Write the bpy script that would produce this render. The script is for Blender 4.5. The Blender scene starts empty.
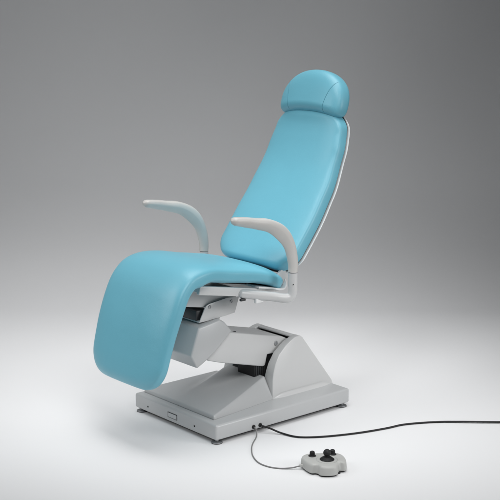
import bpy, bmesh, math, random
from mathutils import Vector, Matrix
random.seed(4)
S = bpy.context.scene
R = math.radians
# ------------------------------------------------------------------ camera
F_PX, YAW, PITCH = 1186.7, .7071, .1947
cam = bpy.data.cameras.new('camera'); camo = bpy.data.objects.new('camera', cam)
S.collection.objects.link(camo)
cam.sensor_width = 36; cam.lens = 36 * F_PX / 500; cam.clip_end = 200
camo.location = (-3.6757, -4.3605, 1.9374)
camo.rotation_euler = (math.pi/2 - PITCH, 0, -YAW)
S.camera = camo
S.render.resolution_x = S.render.resolution_y = 1024
# ------------------------------------------------------------------ world, lamps, exposure
w = bpy.data.worlds.new('World'); S.world = w; w.use_nodes = True
w.node_tree.nodes['Background'].inputs[0].default_value = (.93, .96, 1, 1)
w.node_tree.nodes['Background'].inputs[1].default_value = .042
def softbox(name, loc, target, sx, sy, power, col=(1, 1, 1), spread=180):
    l = bpy.data.lights.new(name, 'AREA'); l.shape = 'RECTANGLE'; l.size = sx; l.size_y = sy
    l.energy = power; l.color = col; l.spread = R(spread)
    o = bpy.data.objects.new(name, l); S.collection.objects.link(o)
    o.location = loc; o.rotation_euler = (Vector(target) - Vector(loc)).to_track_quat('-Z', 'Y').to_euler()
    return o
softbox('overhead_softbox', (.3, 0, 3.4), (.3, 0, 0), 2.8, 2.8, 19.8, (1, 1, 1), 70)
softbox('right_softbox', (1.6, -3.6, 1.5), (0, 0, .3), 1.2, 1.4, 5.6, (1, 1, 1), 60)
softbox('front_left_softbox', (-3.2, 1.2, 2.6), (0, 0, .3), 1.5, 2, 5.6, (1, 1, 1), 60)
softbox('front_softbox', (-1.6, -3.4, 3.6), (-.2, -.6, .3), 2.5, 1.5, 12, (1, 1, 1), 60)
softbox('upper_fill_light', (-1.3, -.6, 3.7), (.35, 0, 1.3), .8, .8, .95, (1, 1, 1), 30)  # added fill, only there to brighten the headrest and upper back
softbox('rear_left_softbox', (0, 2.4, 3.4), (0, 2.4, 0), 2.5, 2.5, 8.4, (1, 1, 1), 60)
softbox('rear_right_softbox', (2.4, .2, 3.4), (2.4, .2, 0), 2.5, 2.5, 1.4, (1, 1, 1), 60)
softbox('left_softbox', (-2.2, 1.8, 3.2), (-1.6, 1.2, 0), 2, 2, 5.4, (1, 1, 1), 60)
softbox('backdrop_lamp', (2.5, -2.5, 3.2), (-.5, 6, 1.2), 1, 1, 3.2, (1, 1, 1), 50)
S.view_settings.view_transform = 'Standard'; S.view_settings.look = 'None'
S.view_settings.exposure = .07; S.view_settings.gamma = 1
S.render.engine = 'CYCLES'

# ------------------------------------------------------------------ materials
def mat(name, col, rough=.5, metal=0, bump=None, spec=.5, coat=0, mottle=None):
    m = bpy.data.materials.new(name); m.use_nodes = True
    nt = m.node_tree; b = nt.nodes['Principled BSDF']
    b.inputs['Base Color'].default_value = (*col, 1); b.inputs['Roughness'].default_value = rough
    b.inputs['Metallic'].default_value = metal; b.inputs['Specular IOR Level'].default_value = spec
    b.inputs['Coat Weight'].default_value = coat; b.inputs['Coat Roughness'].default_value = .15
    tc = nt.nodes.new('ShaderNodeTexCoord')
    if bump:
        kind, scale, strength, dist = bump
        if kind == 'grain':
            t = nt.nodes.new('ShaderNodeTexVoronoi'); t.inputs['Scale'].default_value = scale; out = t.outputs['Distance']
        else:
            t = nt.nodes.new('ShaderNodeTexNoise'); t.inputs['Scale'].default_value = scale
            t.inputs['Detail'].default_value = 4; out = t.outputs['Fac']
        nt.links.new(tc.outputs['Object'], t.inputs['Vector'])
        bp = nt.nodes.new('ShaderNodeBump'); bp.inputs['Strength'].default_value = strength
        bp.inputs['Distance'].default_value = dist
        nt.links.new(out, bp.inputs['Height']); nt.links.new(bp.outputs[0], b.inputs['Normal'])
        if kind == 'grain':
            t2 = nt.nodes.new('ShaderNodeTexNoise'); t2.inputs['Scale'].default_value = 6
            nt.links.new(tc.outputs['Object'], t2.inputs['Vector'])
            b2 = nt.nodes.new('ShaderNodeBump'); b2.inputs['Strength'].default_value = .4; b2.inputs['Distance'].default_value = .01
            nt.links.new(t2.outputs['Fac'], b2.inputs['Height']); nt.links.new(b2.outputs[0], bp.inputs['Normal'])
    if mottle:
        t = nt.nodes.new('ShaderNodeTexNoise'); t.inputs['Scale'].default_value = mottle[0]; t.inputs['Detail'].default_value = 5
        nt.links.new(tc.outputs['Object'], t.inputs['Vector'])
        mr = nt.nodes.new('ShaderNodeMapRange'); mr.inputs['To Min'].default_value = rough - mottle[1]
        mr.inputs['To Max'].default_value = rough + mottle[1]
        nt.links.new(t.outputs['Fac'], mr.inputs['Value']); nt.links.new(mr.outputs[0], b.inputs['Roughness'])
    return m
VINYL = mat('blue_vinyl', (.158, .462, .580), .36, 0, ('grain', 420, .22, .001), .5, 0)
SEAM = mat('blue_seam_thread', (.07, .27, .36), .6)
PAINT = mat('grey_powder_paint', (.47, .48, .485), .36, 0, ('noise', 500, .05, .0005), .5, .3, (6, .07))
PAINT_L = mat('light_grey_paint', (.60, .605, .605), .34, 0, ('noise', 500, .04, .0005), .5, .3, (5, .06))
ARM = mat('light_grey_plastic', (.58, .57, .55), .36, 0, ('noise', 300, .05, .0005), .5)
SHELL = mat('white_shell_plastic', (.82, .83, .83), .3)
BLACK = mat('black_rubber', (.012, .012, .013), .55, 0, ('noise', 900, .1, .0003), .35)
DARK = mat('dark_motor_casing', (.03, .032, .035), .45)
STEEL = mat('zinc_steel', (.40, .41, .42), .45, 1)
CABLE_G = mat('grey_cable_sheath', (.20, .20, .20), .45)
CTRL = mat('pedal_grey_plastic', (.46, .465, .45), .45, 0, ('noise', 700, .15, .0005))
FLOOR = mat('studio_paper', (.805, .81, .818), .55, 0, ('noise', 60, .03, .002), .3)

# ------------------------------------------------------------------ helpers
COL = S.collection
def link(name, me, m, parent=None):
    o = bpy.data.objects.new(name, me); COL.objects.link(o)
    if m: me.materials.append(m)
    if parent: o.parent = parent
    return o
def finish(name, bm, m, parent=None, smooth=True, sharp=40):
    bmesh.ops.recalc_face_normals(bm, faces=bm.faces)
    me = bpy.data.meshes.new(name)
    if smooth:
        for f in bm.faces: f.smooth = True
        for e in bm.edges:
            if len(e.link_faces) == 2 and e.calc_face_angle(0) > R(sharp): e.smooth = False
    bm.to_mesh(me); bm.free()
    return link(name, me, m, parent)
def empty(name, loc, label, cat):
    o = bpy.data.objects.new(name, None); COL.objects.link(o); o.location = loc
    o['label'] = label; o['category'] = cat; o.empty_display_size = .1
    return o
def tag(o, label, cat):
    o['label'] = label; o['category'] = cat; return o
def bevel(bm, r, seg=3, ang=25):
    bmesh.ops.recalc_face_normals(bm, faces=bm.faces)
    es = [e for e in bm.edges if len(e.link_faces) == 2 and e.calc_face_angle(0) > R(ang)]
    if r > 0: bmesh.ops.bevel(bm, geom=es, offset=r, segments=seg, profile=.5, affect='EDGES', clamp_overlap=True)
def hexa(bm, pts8):
    v = [bm.verts.new(p) for p in pts8]
    for f in ((0, 1, 2, 3), (7, 6, 5, 4), (0, 4, 5, 1), (1, 5, 6, 2), (2, 6, 7, 3), (3, 7, 4, 0)):
        bm.faces.new([v[i] for i in f])
def box_bm(c, d, rot=None):
    bm = bmesh.new(); x, y, z = [k/2 for k in d]
    pts = [Vector(p) for p in ((-x,-y,-z),(x,-y,-z),(x,y,-z),(-x,y,-z),(-x,-y,z),(x,-y,z),(x,y,z),(-x,y,z))]
    M = rot or Matrix.Identity(3)
    hexa(bm, [M @ p + Vector(c) for p in pts]); return bm
def box(name, c, d, m, parent, r=.003, rot=None, seg=3):
    bm = box_bm(c, d, rot); bevel(bm, r, seg); return finish(name, bm, m, parent)
def prism_bm(poly, y0, y1, yin=None):
    """polygon in XZ extruded along Y"""
    bm = bmesh.new()
    a = [bm.verts.new((x, y0, z)) for x, z in poly]; b = [bm.verts.new((x, y1, z)) for x, z in poly]
    bm.faces.new(a); bm.faces.new(b[::-1]); n = len(poly)
    for i in range(n): bm.faces.new((a[i], b[i], b[(i+1) % n], a[(i+1) % n]))
    return bm
def prism(name, poly, y0, y1, m, parent, r=.004, seg=3, ang=25):
    bm = prism_bm(poly, y0, y1); bmesh.ops.recalc_face_normals(bm, faces=bm.faces); bevel(bm, r, seg, ang); return finish(name, bm, m, parent)
def catmull(P, n):
    """resample control tuples uniformly by arc length on a Catmull-Rom spline"""
    P = [Vector(p) for p in P]; Q = [P[0]*2 - P[1]] + P + [P[-1]*2 - P[-2]]
    pts = []
    for i in range(1, len(Q)-2):
        for k in range(20):
            t = k/20; a, b, c, d = Q[i-1], Q[i], Q[i+1], Q[i+2]
            pts.append(.5*((2*b) + (c-a)*t + (2*a-5*b+4*c-d)*t*t + (3*b-a-3*c+d)*t**3))
    pts.append(Q[-2]); L = [0]
    for i in range(1, len(pts)): L.append(L[-1] + (pts[i]-pts[i-1]).length)
    out = []; j = 0
    for k in range(n):
        s = L[-1]*k/(n-1)
        while j < len(L)-2 and L[j+1] < s: j += 1
        t = (s-L[j])/max(1e-9, L[j+1]-L[j]); out.append(pts[j].lerp(pts[j+1], min(1, max(0, t))))
    return out, L[-1]
def interp(tab, s):
    if s <= tab[0][0]: return tab[0][1]
    for (a, x), (b, y) in zip(tab, tab[1:]):
        if s <= b:
            t = (s-a)/(b-a); t = t*t*(3-2*t); return x + (y-x)*t
    return tab[-1][1]
def ring_loft(rings, cap=True):
    bm = bmesh.new(); V = [[bm.verts.new(p) for p in r] for r in rings]; n = len(V[0])
    for a, b in zip(V, V[1:]):
        for i in range(n): bm.faces.new((a[i], a[(i+1) % n], b[(i+1) % n], b[i]))
    if cap: bm.faces.new(V[0][::-1]); bm.faces.new(V[-1])
    return bm
def tube_bm(P, r, seg=12, n=None, flat=None):
    """tube along points; r number or function of 0..1 giving (side, up) radii"""
    n = n or max(8, len(P)*8); pts, L = catmull(P, n); rings = []; up = Vector((0, 0, 1)); prev = None
    for i, p in enumerate(pts):
        t = (pts[min(i+1, n-1)] - pts[max(i-1, 0)]).normalized()
        s = t.cross(prev.cross(t) if prev else (up if abs(t.z) < .9 else Vector((0, 1, 0)))).normalized() if prev else t.cross(up if abs(t.z) < .95 else Vector((0, 1, 0))).normalized()
        if prev: s = (prev - t*prev.dot(t)).normalized()
        prev = s; u = s.cross(t).normalized()
        ra, rb = (r, r) if not callable(r) else r(i/(n-1))
        rings.append([p + s*math.cos(2*math.pi*k/seg)*ra + u*math.sin(2*math.pi*k/seg)*rb for k in range(seg)])
    return ring_loft(rings)
def tube(name, P, r, m, parent=None, seg=12, n=None):
    return finish(name, tube_bm(P, r, seg, n), m, parent, sharp=60)
def lathe(name, prof, c, m, parent, axis='Z', seg=32, sharp=40):
    bm = bmesh.new(); rings = []
    for r, z in prof:
        ring = []
        for k in range(seg):
            a = 2*math.pi*k/seg; x, y = r*math.cos(a), r*math.sin(a)
            p = (x, y, z) if axis == 'Z' else ((x, -z, y) if axis == '-Y' else (-z, x, y))
            ring.append(Vector(p) + Vector(c))
        rings.append(ring)
    V = [[bm.verts.new(p) for p in r] for r in rings]
    for a, b in zip(V, V[1:]):
        for i in range(seg): bm.faces.new((a[i], a[(i+1) % seg], b[(i+1) % seg], b[i]))
    bm.faces.new(V[0][::-1]); bm.faces.new(V[-1])
    return finish(name, bm, m, parent, sharp=sharp)
def bolt(name, x, y, z, r, parent):
    return lathe(name, [(r, -.004), (r, .0015), (r*.85, .003), (r*.5, .003), (r*.45, .001), (.0005, .001)], (x, y, z), STEEL, parent, '-Y', 20, 22)

class Cushion:
    """upholstered pad: follows a line in XZ, thickness grows on one side (normal turned `side`), width w(s)"""
    def __init__(s, line, N, wtab, thick, rc0, rc1, re0, re1, p=3.6, crown=.0, side=1, arch=None, pb=None, dish=0):
        s.pts, s.L = catmull([(x, 0, z) for x, z in line], N); s.N = N
        s.wtab, s.th = wtab, thick; s.rc0, s.rc1, s.re0, s.re1 = rc0, rc1, re0, re1
        s.p, s.crown, s.side, s.arch, s.dish = p, crown, side, arch, dish; s.pb = pb or p
    def frame(s, d):
        d = min(max(d, 0), s.L); f = d/s.L*(s.N-1); i = min(int(f), s.N-2); p = s.pts[i].lerp(s.pts[i+1], f-i)
        k0, k1 = max(0, i-2), min(s.N-1, i+3); t = (s.pts[k1]-s.pts[k0]).normalized()
        n = Vector((-t.z, 0, t.x))*s.side
        return p, t, n
    def dims(s, d):
        w = interp(s.wtab, d/s.L); t = interp(s.th, d/s.L) if isinstance(s.th, list) else s.th
        for q, rc, re in ((d, s.rc0, s.re0), (s.L-d, s.rc1, s.re1)):
            if q < rc: w -= rc*(1-math.sqrt(max(0, 1-(1-q/rc)**2)))
            if q < re: t *= max(.02, (1-(1-q/re)**2.6))**(1/2.6)
        return max(w, .004), t
    def point(s, d, a):
        p, t, n = s.frame(d); w, th = s.dims(d); c, sn = math.cos(a), math.sin(a); q = 2/(s.p if sn > 0 else s.pb)
        y = w*math.copysign(abs(c)**q, c); h = math.copysign(abs(sn)**q, sn)*.5*th
        if sn > 0: h += (s.crown - s.dish*0)*(1-(y/w)**2)*min(1, th/.05)
        P = p + n*(-.5*interp_th(s, d) + h) + Vector((0, y, 0))
        if s.arch: P -= t*s.arch(y, d/s.L)
        return P
    def surf(s, d, y):
        """point on the front surface"""
        w, th = s.dims(d); c = min(1, abs(y)/w); a = math.acos(min(1, c**(s.p/2)))
        if y < 0: a = math.pi - a
        return s.point(d, a)
    def mesh(s, name, m, parent, seg=72):
        M = 160; ds = []
        for k in range(M+1):
            u = k/M; u = u - math.sin(2*math.pi*u)/(2*math.pi)*.75; ds.append(u*s.L)
        ds[0] = .0005; ds[-1] = s.L-.0005
        rings = [[s.point(d, 2*math.pi*(k+.5)/seg) for k in range(seg)] for d in ds]
        return finish(name, ring_loft(rings), m, parent, sharp=70)
def interp_th(s, d):
    return interp(s.th, d/s.L) if isinstance(s.th, list) else s.th

# ------------------------------------------------------------------ studio sweep (floor and backdrop, one curved sheet)
def sweep():
    ax = Vector((math.sin(YAW), math.cos(YAW), 0)); sd = Vector((math.cos(YAW), -math.sin(YAW), 0))
    c = Vector((-3.6757, -4.3605, 0)); D, Rr = SWEEP_D, SWEEP_R
    prof = [(-4, 0), (0, 0), (3, 0), (5, 0), (6, 0), (D, 0)]
    for k in range(1, 33):
        a = math.pi/2*k/32; prof.append((D + Rr*math.sin(a), Rr*(1-math.cos(a))))
    prof += [(D+Rr, 6), (D+Rr, 9)]
    bm = bmesh.new(); cols = [-12, -6, -3, -1, 1, 3, 6, 12]
    V = [[bm.verts.new(c + ax*d + sd*s + Vector((0, 0, z))) for s in cols] for d, z in prof]
    for a, b in zip(V, V[1:]):
        for i in range(len(cols)-1): bm.faces.new((a[i], a[i+1], b[i+1], b[i]))
    o = finish('floor', bm, FLOOR, None, sharp=80); o['kind'] = 'structure'
    return o
SWEEP_D, SWEEP_R = 7.7, .75
sweep()

# ================================================================== the chair
chair = empty('treatment_chair', (0, 0, 0), 'light blue upholstered podiatry treatment chair on a grey electric lifting base', 'treatment chair')
SL = -.18                                   # fall of the seat towards the back
# ---- base plate
base = box('base_plate', (.003, 0, .057), (.866, .6456, .074), PAINT, chair, .011, seg=5)
# recessed strip on the front face, two small screws, cable sockets on the near side
pl = box('nameplate', (-.4302, .01, .055), (.004, .074, .027), DARK, base, .001)
box('nameplate_face', (-.4318, .01, .055), (.0035, .068, .021), PAINT, base, .001)
for y in (.211, -.161): lathe('screw', [(.0045, -.002), (.0045, .001), (.0005, .001)], (-.4303, y, .05), BLACK, base, '-X', 12)
for x in (-.204, -.163): lathe('cable_socket', [(.010, -.004), (.010, .003), (.0085, .006), (.006, .006), (.006, .0045), (.0005, .0045)], (x, -.3225, .038), BLACK, base, '-Y', 20)
for sx, sy in ((-1, -1), (-1, 1), (1, -1), (1, 1)):
    f = lathe('levelling_foot', [(.024, 0), (.026, .002), (.026, .006), (.018, .010), (.008, .011), (.008, .022)], (sx*.405, sy*.297, 0), STEEL, chair, seg=28)
    lathe('foot_pad', [(.0245, -.0005), (.0265, .0005), (.0265, .0025), (.024, .0032)], (sx*.405, sy*.297, 0.0007), BLACK, f, seg=28)
box('underside_shade_block', (0, 0, .0135), (.80, .585, .015), BLACK, chair, .002)  # black slab added as the shade between base plate and floor

# ---- sloping cover on the base plate, sweeping up to the column
def base_cover():
    bm = bmesh.new(); NX, NY = 48, 48; V = []
    nt = lambda u: -.252 + .117*u**1.1                    # near edge of the top surface
    for i in range(NX+1):
        u = i/NX; x = -.385 + u*.415; yn = nt(u); yf = .300 - .06*u; row = []
        for j in range(NY+1):
            v = j/NY; y = yn + (yf-yn)*v
            lo = .114 + .026*u; hi = .114 + .082*u**1.02
            c = .06 + .12*u; q = min(1, max(0, (c + .05 - y)/.10)); q = q*q*(3-2*q)
            row.append(bm.verts.new((x, y, lo + (hi-lo)*q)))
        V.append(row)
    for i in range(NX):
        for j in range(NY): bm.faces.new((V[i][j], V[i+1][j], V[i+1][j+1], V[i][j+1]))
    low = {}
    def lowv(i, j):
        if (i, j) not in low:
            u = i/NX; x, y, z = V[i][j].co
            if j == 0: y = -.256 + .052*u
            if j == NY: y += .004
            if i == 0: x -= .004
            low[i, j] = bm.verts.new((x, y, .0925))
        return low[i, j]
    loop = [(i, 0) for i in range(NX+1)] + [(NX, j) for j in range(1, NY+1)] + [(i, NY) for i in range(NX-1, -1, -1)] + [(0, j) for j in range(NY-1, 0, -1)]
    n = len(loop)
    for k in range(n):
        (a, b), (c, d) = loop[k], loop[(k+1) % n]
        bm.faces.new((V[a][b], V[c][d], lowv(c, d), lowv(a, b)))
    bm.faces.new([lowv(*p) for p in loop])
    bmesh.ops.recalc_face_normals(bm, faces=bm.faces)
    bevel(bm, .006, 3, 35)
    return finish('base_cover', bm, PAINT, chair)
base_cover()

# ---- column housing: two cheeks joined by a sloping rear cover, open to the front
front = [(.026, .086), (.029, .12), (.036, .18), (.047, .22), (.064, .258), (.095, .302), (.138, .335), (.175, .3555), (.208, .3675), (.233, .371)]
rear = [(.246, .3685), (.258, .358), (.433, .110), (.440, .086)]
def cheek(sy, name, parent):
    bm = prism_bm(front + rear, 0, sy*.05)
    for v in bm.verts:                                     # the flank leans in towards the top
        v.co.y = sy*(.200 - .135*(v.co.z-.09)) if abs(v.co.y) > .01 else sy*.124
    bmesh.ops.recalc_face_normals(bm, faces=bm.faces); bevel(bm, .004, 3, 28)
    return finish(name, bm, PAINT_L, parent)
def housing():
    h = cheek(-1, 'column_housing', chair); cheek(1, 'far_cheek', h)
    back = [(.212, .3665), (.233, .3695), (.246, .3665), (.256, .3575), (.431, .108), (.431, .088), (.41, .088), (.243, .345), (.232, .3565), (.212, .3590)]
    prism('rear_cover', back, -.126, .126, PAINT_L, h, .002, 2, 30)
    prism('slot_shade_block', [(.23, .352), (.40, .096), (.22, .096)], -.1235, .1235, BLACK, h, .001, 1)  # black block added so the slot above the arm looks shaded
    # small radius where the flank meets the plate
    for sy in (-1, 1):
        bm = bmesh.new(); N = 20; V = []
        for i in range(N+1):
            x = .028 + .398*i/N; k = min(1, (i+.3)/3, (N-i+.3)/3)
            row = []
            for j in range(9):
                a = j/8*math.pi/2; rr = .022*k
                row.append(bm.verts.new((x, sy*(.1985 + rr*(1-math.cos(a))), .0925 + rr*(1-math.sin(a)))))
            V.append(row)
        for a, b in zip(V, V[1:]):
            for j in range(8): bm.faces.new((a[j], b[j], b[j+1], a[j+1]))
        finish('housing_flange', bm, PAINT_L, h)
    return h
hs = housing()
box('rear_socket', (.452, -.02, .125), (.022, .20, .026), PAINT, chair, .004)
# black bellows / motor inside the opening
bm = bmesh.new()
pts = []
mt = prism('motor_cover', [(-.005, .15), (-.012, .29), (.06, .29), (.10, .33), (.17, .35), (.19, .15)], -.100, .03, BLACK, chair, .006)
for k in range(5):
    box('cooling_rib', (.004 + k*.013, -.1012, .215), (.005, .004, .10), DARK, mt, .001)

# ---- lifting arm
armpoly = [(-.31, .477), (-.17, .4475), (.10, .385), (.165, .3695), (.205, .350), (.215, .32), (.19, .285), (.092, .293), (.068, .294), (.055, .240), (.04, .237), (-.24, .311), (-.31, .334)]
la = prism('lifting_arm', armpoly, -.112, .112, PAINT_L, chair, .006, 3, 20)
bolt('pivot_bolt', .123, -.112, .342, .0125, la)
lathe('plastic_plug', [(.009, -.002), (.009, .001), (.0005, .0012)], (-.115, -.075, .4352), DARK, la, seg=16)
# ---- carriage head at the front of the arm
cp = [(-.372, .508), (-.243, .528), (-.216, .512), (-.176, .463), (-.279, .375), (-.334, .342), (-.389, .314), (-.426, .380)]
cy = .135
def carriage():
    bm = prism_bm(cp, -cy, cy)
    for v in bm.verts:                                   # the flanks taper in a little at the top edge
        if v.co.z > .5: v.co.y *= .93
    bmesh.ops.recalc_face_normals(bm, faces=bm.faces); bevel(bm, .009, 4, 12)
    return finish('carriage', bm, PAINT, chair)
carriage()
# ---- tilt brackets between carriage and seat
bp = [(-.348, .523), (-.192, .531), (-.130, .538), (-.104, .612), (-.175, .618), (-.285, .606), (-.306, .598), (-.315, .586)]
for sy in (-1, 1):
    y0, y1 = sorted((sy*.100, sy*.094))
    b = prism('tilt_bracket', bp, y0, y1, PAINT_L, chair, .0015, 2)
    if sy < 0:
        for x, z in ((-.285, .590), (-.153, .596)): bolt('bolt', x, -.100, z, .009, b)
box('bracket_base', (-.28, 0, .5245), (.13, .184, .008), PAINT, chair, .001)
box('tilt_motor', (-.315, 0, .553), (.075, .16, .05), DARK, chair, .006)
rotS = Matrix.Rotation(math.atan(-SL), 3, 'Y')
def srot(x, y, h): return (x, y, .640 + (x+.25)*SL + h)
# seat frame: centre channel, cross rails and two side rails
sf = box('seat_frame', srot(-.275, 0, -.018), (.33, .172, .086), PAINT_L, chair, .003, rotS)
for x in (-.38, -.12, .02): box('cross_rail', srot(x, 0, .03), (.03, .44, .024), PAINT_L, sf, .003, rotS)
for sy in (-1, 1):
    r_ = box('side_rail', srot(-.21, sy*.213, .0400), (.47, .022, .042), PAINT_L, chair, .004, rotS)
    if sy < 0: bolt('bolt', -.214, -.218, .667, .009, r_)
box('seat_pan', srot(-.19, 0, .072), (.44, .30, .010), BLACK, chair, .004, rotS)  # pan coloured black to paint the shade between cushion and rails
# pan lip curling up behind the seat cushion
lipP = [(-.10, .681), (-.03, .668), (.04, .652), (.078, .654), (.097, .680), (.100, .705)]
def lip():
    pts, L = catmull([(x, 0, z) for x, z in lipP], 24); rings = []
    for i, p in enumerate(pts):
        t = (pts[min(i+1, 23)]-pts[max(i-1, 0)]).normalized(); n = Vector((-t.z, 0, t.x)); q = i/23
        hw = .240 - .05*max(0, (q-.6)/.4)**2
        rings.append([p+Vector((0, -hw, 0))+n*.004, p+Vector((0, hw, 0))+n*.004, p+Vector((0, hw, 0))-n*.004, p+Vector((0, -hw, 0))-n*.004])
    bm = ring_loft(rings); bmesh.ops.recalc_face_normals(bm, faces=bm.faces)
    finish('seat_lip', bm, SHELL, chair)
lip()
lv = box('release_lever', (-.118, -.262, .628), (.052, .020, .026), SHELL, chair, .006)
lathe('lever_pin', [(.008, -.004), (.008, .003), (.006, .004), (.0005, .004)], (-.088, -.272, .634), STEEL, lv, '-Y', 16)
box('tilt_catch', (-.196, -.235, .636), (.030, .014, .012), DARK, chair, .003)

# ---- armrests
def armrest(sy):
    y = sy*.338
    P = [(-.205, sy*.214, .662), (-.17, sy*.236, .659), (-.13, sy*.257, .652), (-.06, sy*.287, .640), (-.008, sy*.318, .630), (.018, sy*.332, .636), (.028, y, .660), (.028, y, .700), (.028, y, .752)]
    a = tube('armrest', P, lambda u: (.0225*math.sqrt(max(.02, 1-(1-u/.05)**2)),)*2 if u < .05 else (.0225, .0225), PAINT_L, chair, 24, 120)
    lathe('joint_ring', [(.0222, 0), (.0222, .004)], (.028, y, .7505), DARK, a, seg=28)
    Q = [(.028, .754), (.029, .790), (.020, .840), (.000, .890), (-.035, .938), (-.080, .974), (-.135, .999), (-.20, 1.013), (-.275, 1.028), (-.348, 1.040)]
    pts, L = catmull([(x, 0, z) for x, z in Q], 70); rings = []
    for i, p in enumerate(pts):
        u = i/69; t = (pts[min(i+1, 69)]-pts[max(i-1, 0)]).normalized(); n = Vector((-t.z, 0, t.x))
        hw = interp([(0, .0225), (.15, .024), (.4, .030), (.62, .032), (.85, .028), (1, .023)], u)
        ht = interp([(0, .0225), (.2, .027), (.42, .034), (.6, .029), (.8, .0235), (1, .018)], u)
        e = 1-u
        if e < .05: k = math.sqrt(max(.0004, 1-(1-e/.05)**2)); hw *= k; ht *= k
        pe = interp([(0, 2), (.3, 2.3), (.7, 2.8), (1, 2.3)], u); ring = []
        for k in range(40):
            c, s_ = math.cos(2*math.pi*k/40), math.sin(2*math.pi*k/40)
            b = interp([(0, 0), (.12, 0), (.35, 1), (.9, 1), (1, .3)], u); pe = 2 - .72*b if s_ > 0 else 2 + 1.2*b
            yy = hw*math.copysign(abs(c)**(2/pe), c); hh = ht*math.copysign(abs(s_)**(2/pe), s_)*(1.12 if s_ > 0 else 1-.06*b)
            # flat top, V-shaped underside with a crisp edge between them
            ring.append(p - n*hh*(-1) + Vector((0, y+yy, 0)))
        rings.append(ring)
    finish('arm_pad', ring_loft(rings), ARM, a, sharp=60)
    lathe('set_screw', [(.003, -.001), (.003, .0008), (.0003, .0008)], (.010, y-.0222 if sy < 0 else y-.0222, .700), DARK, a, '-Y', 10)
    return a
for sy in (-1, 1): armrest(sy)

# ---- seat and leg cushion, one upholstered pad
top = [(.099, .694), (.056, .723), (.0, .752), (-.09, .780), (-.18, .797), (-.28, .814), (-.38, .834), (-.462, .836), (-.527, .817), (-.576, .777), (-.614, .726), (-.648, .652), (-.682, .560), (-.708, .470), (-.730, .380), (-.747, .290)]
seat = Cushion(top, 300, [(0, .245), (.12, .256), (.3, .262), (.5, .276), (.7, .283), (1, .270)], [(0, .082), (.25, .090), (.40, .095), (.49, .110), (.58, .095), (1, .084)], .065, .13, .045, .06, 3.1, .006, -1, pb=4.5)
seat_o = seat.mesh('seat_cushion', VINYL, chair)
# ---- backrest
bl = [(.098, .712), (.14, .778), (.212, .872), (.31, 1.008), (.39, 1.14), (.455, 1.28), (.49, 1.38), (.503, 1.472)]
WB = [(0, .262), (.12, .279), (.3, .281), (.5, .273), (.75, .253), (.9, .236), (1, .222)]
back = Cushion(bl, 300, WB, [(0, .094), (.3, .096), (.8, .084), (1, .076)], .10, .11, .035, .04, 3.4, .006, 1, pb=9)
back.shift = 0
_f = back.frame
def back_frame(d):
    p, t, n = _f(d); return p + n*interp_th(back, d), t, n
back.frame = back_frame
back.mesh('backrest', VINYL, chair)
sh = Cushion(bl, 300, [(a, b+.002) for a, b in WB], .010, .103, .113, .006, .006, 3.4, 0, 1)
shell = sh.mesh('back_shell', SHELL, chair)
gp = Cushion([(x-.004, z+.003) for x, z in bl], 300, [(a, b-.009) for a, b in WB], .006, .10, .10, .006, .006, 4, 0, 1)
_g = gp.frame
gp.frame = lambda d: (lambda q: (q[0]+q[2]*.002, q[1], q[2]))(_g(d))
gp.mesh('gap_shade_sheet', DARK, shell)  # dark sheet standing in for shade between cushion and shell
for sy in (-1, 1):
    prism('back_hinge', [(.03, .63), (.075, .64), (.15, .74), (.20, .82), (.175, .83), (.10, .755), (.03, .70)], min(sy*.19, sy*.205), max(sy*.19, sy*.205), PAINT_L, chair, .003)
# ---- headrest
hl = [(.470, 1.456), (.490, 1.520), (.512, 1.590), (.530, 1.668)]
HW = [(0, .222), (.2, .236), (.42, .240), (.6, .232), (.8, .205), (.92, .17), (1, .11)]
class Head(Cushion):
    def dims(s, d):
        u = d/s.L
        w = .218*math.sqrt(max(0, 1 - max(0, (u-.30)/.70)**2.3)) if u > .3 else .218 - .022*((.3-u)/.3)**2
        if d < .03: w -= .03*(1-math.sqrt(max(0, 1-(1-d/.03)**2)))
        t = .128
        if d < .05: t *= max(.03, 1-(1-d/.05)**2.2)**(1/2.2)
        t *= max(.01, 1-max(0, (u-.35)/.65)**2.8)**(1/2.4)
        return max(w, .004), t
hd = Head(hl, 200, HW, .125, 0, 0, 0, 0, 3.3, .006, 1, arch=lambda y, u: .030*(y/.23)**2*(1-u)**.7)
_h = hd.frame
hd.frame = lambda d: (lambda q: (q[0]+q[2]*.072, q[1], q[2]))(_h(d))
head_o = hd.mesh('headrest', VINYL, chair)
for sy in (-1, 1):
    P = []
    for k in range(15):
        u = k/14; d = hd.L*(.05 + .70*u); yy = sy*(.125 + .012*u + .030*u*u)
        P.append(hd.surf(d, yy) - hd.frame(d)[2]*.0004)
    tube('seam', P, .0016, SEAM, head_o, 6, 50)
tube('headrest_bar', [(.50, 0, 1.40), (.535, 0, 1.50), (.555, 0, 1.58)], .012, STEEL, chair, 12, 12)

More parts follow.
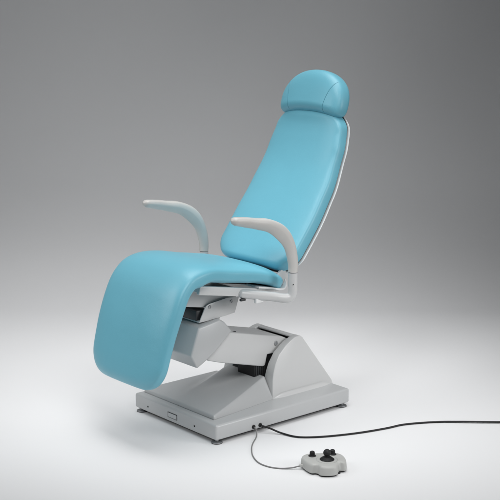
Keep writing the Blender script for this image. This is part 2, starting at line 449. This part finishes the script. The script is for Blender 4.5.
# ================================================================== foot control
fc = empty('foot_control', (-0.2665, -0.8639, 0), 'small grey three-lobed foot control with black knobs on the floor', 'foot control')
sd = Vector((math.cos(YAW), -math.sin(YAW), 0)); dp = Vector((math.sin(YAW), math.cos(YAW), 0))
out = [(-.099, .028), (-.094, .062), (-.070, .086), (-.03, .092), (.03, .096), (.070, .094), (.092, .066), (.100, .026), (.098, -.012), (.088, -.026), (.070, -.026), (.062, -.040), (.054, -.066), (.036, -.080), (.006, -.084), (-.018, -.078), (-.028, -.060), (-.040, -.052), (-.058, -.052), (-.078, -.022)]
def ctrl_pt(u, v, z): return sd*u + dp*v + Vector((0, 0, z))
cl, _ = catmull([(a, b, 0) for a, b in out + out[:1]], 97); cl = cl[:-1]
rings = []
for s_, z in ((.90, .006), (.985, .008), (1.0, .014), (.985, .034), (.965, .041), (.93, .0455), (.88, .0475), (.6, .0485), (.3, .049), (.03, .049)):
    rings.append([ctrl_pt(p.x*s_, .008+(p.y-.008)*s_, z) for p in cl])
body = finish('control_body', ring_loft(rings), CTRL, fc, sharp=50)
for u, v in ((-.06, .05), (.058, .068), (.02, -.045), (-.05, -.03), (.06, -.03)):
    lathe('rubber_foot', [(.010, 0), (.011, .001), (.011, .008), (.002, .008)], ctrl_pt(u, v, 0), BLACK, body, seg=16)
finish('control_shade_sheet', ring_loft([[ctrl_pt(p.x*.93, .008+(p.y-.008)*.93, z) for p in cl] for z in (.0022, .0058)]), BLACK, body)  # black sheet added as the shade under the control body
lathe('dial_ring', [(.048, 0), (.048, .0012), (.0465, .002), (.044, .0012), (.043, .0002)], ctrl_pt(.014, .006, .0482), CTRL, body, seg=40)
for u, v in ((-.048, .048), (.042, .068)):
    kb = lathe('push_button', [(.017, 0), (.0175, .002), (.015, .004), (.012, .005), (.0115, .016), (.010, .021), (.006, .0235), (.0005, .0243)], ctrl_pt(u, v, .0475), BLACK, fc, seg=28)
js = lathe('joystick', [(.032, 0), (.032, .002), (.029, .004), (.026, .006), (.025, .008), (.021, .010), (.019, .012), (.015, .013), (.010, .015), (.008, .018), (.008, .022)], ctrl_pt(.014, .006, .0485), BLACK, fc, seg=32)
lathe('joystick_knob', [(.004, -.0155), (.011, -.0125), (.0158, -.006), (.0172, 0), (.0158, .0065), (.012, .0118), (.0065, .0158), (.0005, .0168)], ctrl_pt(.014, .006, .079), BLACK, js, seg=28)
prism_o = box('cable_gland', ctrl_pt(-.096, .012, .018), (.018, .014, .012), CTRL, fc, .003, Matrix.Rotation(-YAW, 3, 'Z'))

# ================================================================== cables
pc = tube('power_cable', [(-.163, -.318, .038), (-.163, -.335, .037), (-.14, -.365, .028), (-.105, -.41, .008), (-.078, -.49, .0048), (-.01, -.55, .0048), (.085, -.600, .0048), (.20, -.645, .0048), (.33, -.680, .0048), (.42, -.695, .0048), (.505, -.733, .0048), (.589, -.785, .0052), (.66, -.848, .0065), (.74, -.925, .008), (.86, -1.035, .008), (1.0, -1.165, .0055), (1.2, -1.345, .0048)], .0046, BLACK, None, 10, 170)
tag(pc, 'black power cable running from the chair base off to the right', 'cable')
cc = tube('control_cable', [(-.204, -.318, .038), (-.2035, -.337, .034), (-.212, -.356, .012), (-.236, -.376, .0035), (-.290, -.418, .0033), (-.340, -.468, .0033), (-.393, -.539, .0033), (-.426, -.615, .0033), (-.425, -.680, .0033), (-.400, -.728, .0033), (-.366, -.762, .007), (-.345, -.782, .014), (-.330, -.793, .018)], .0030, CABLE_G, None, 10, 150)
tag(cc, 'thin grey cable curling from the chair base to the foot control', 'cable')
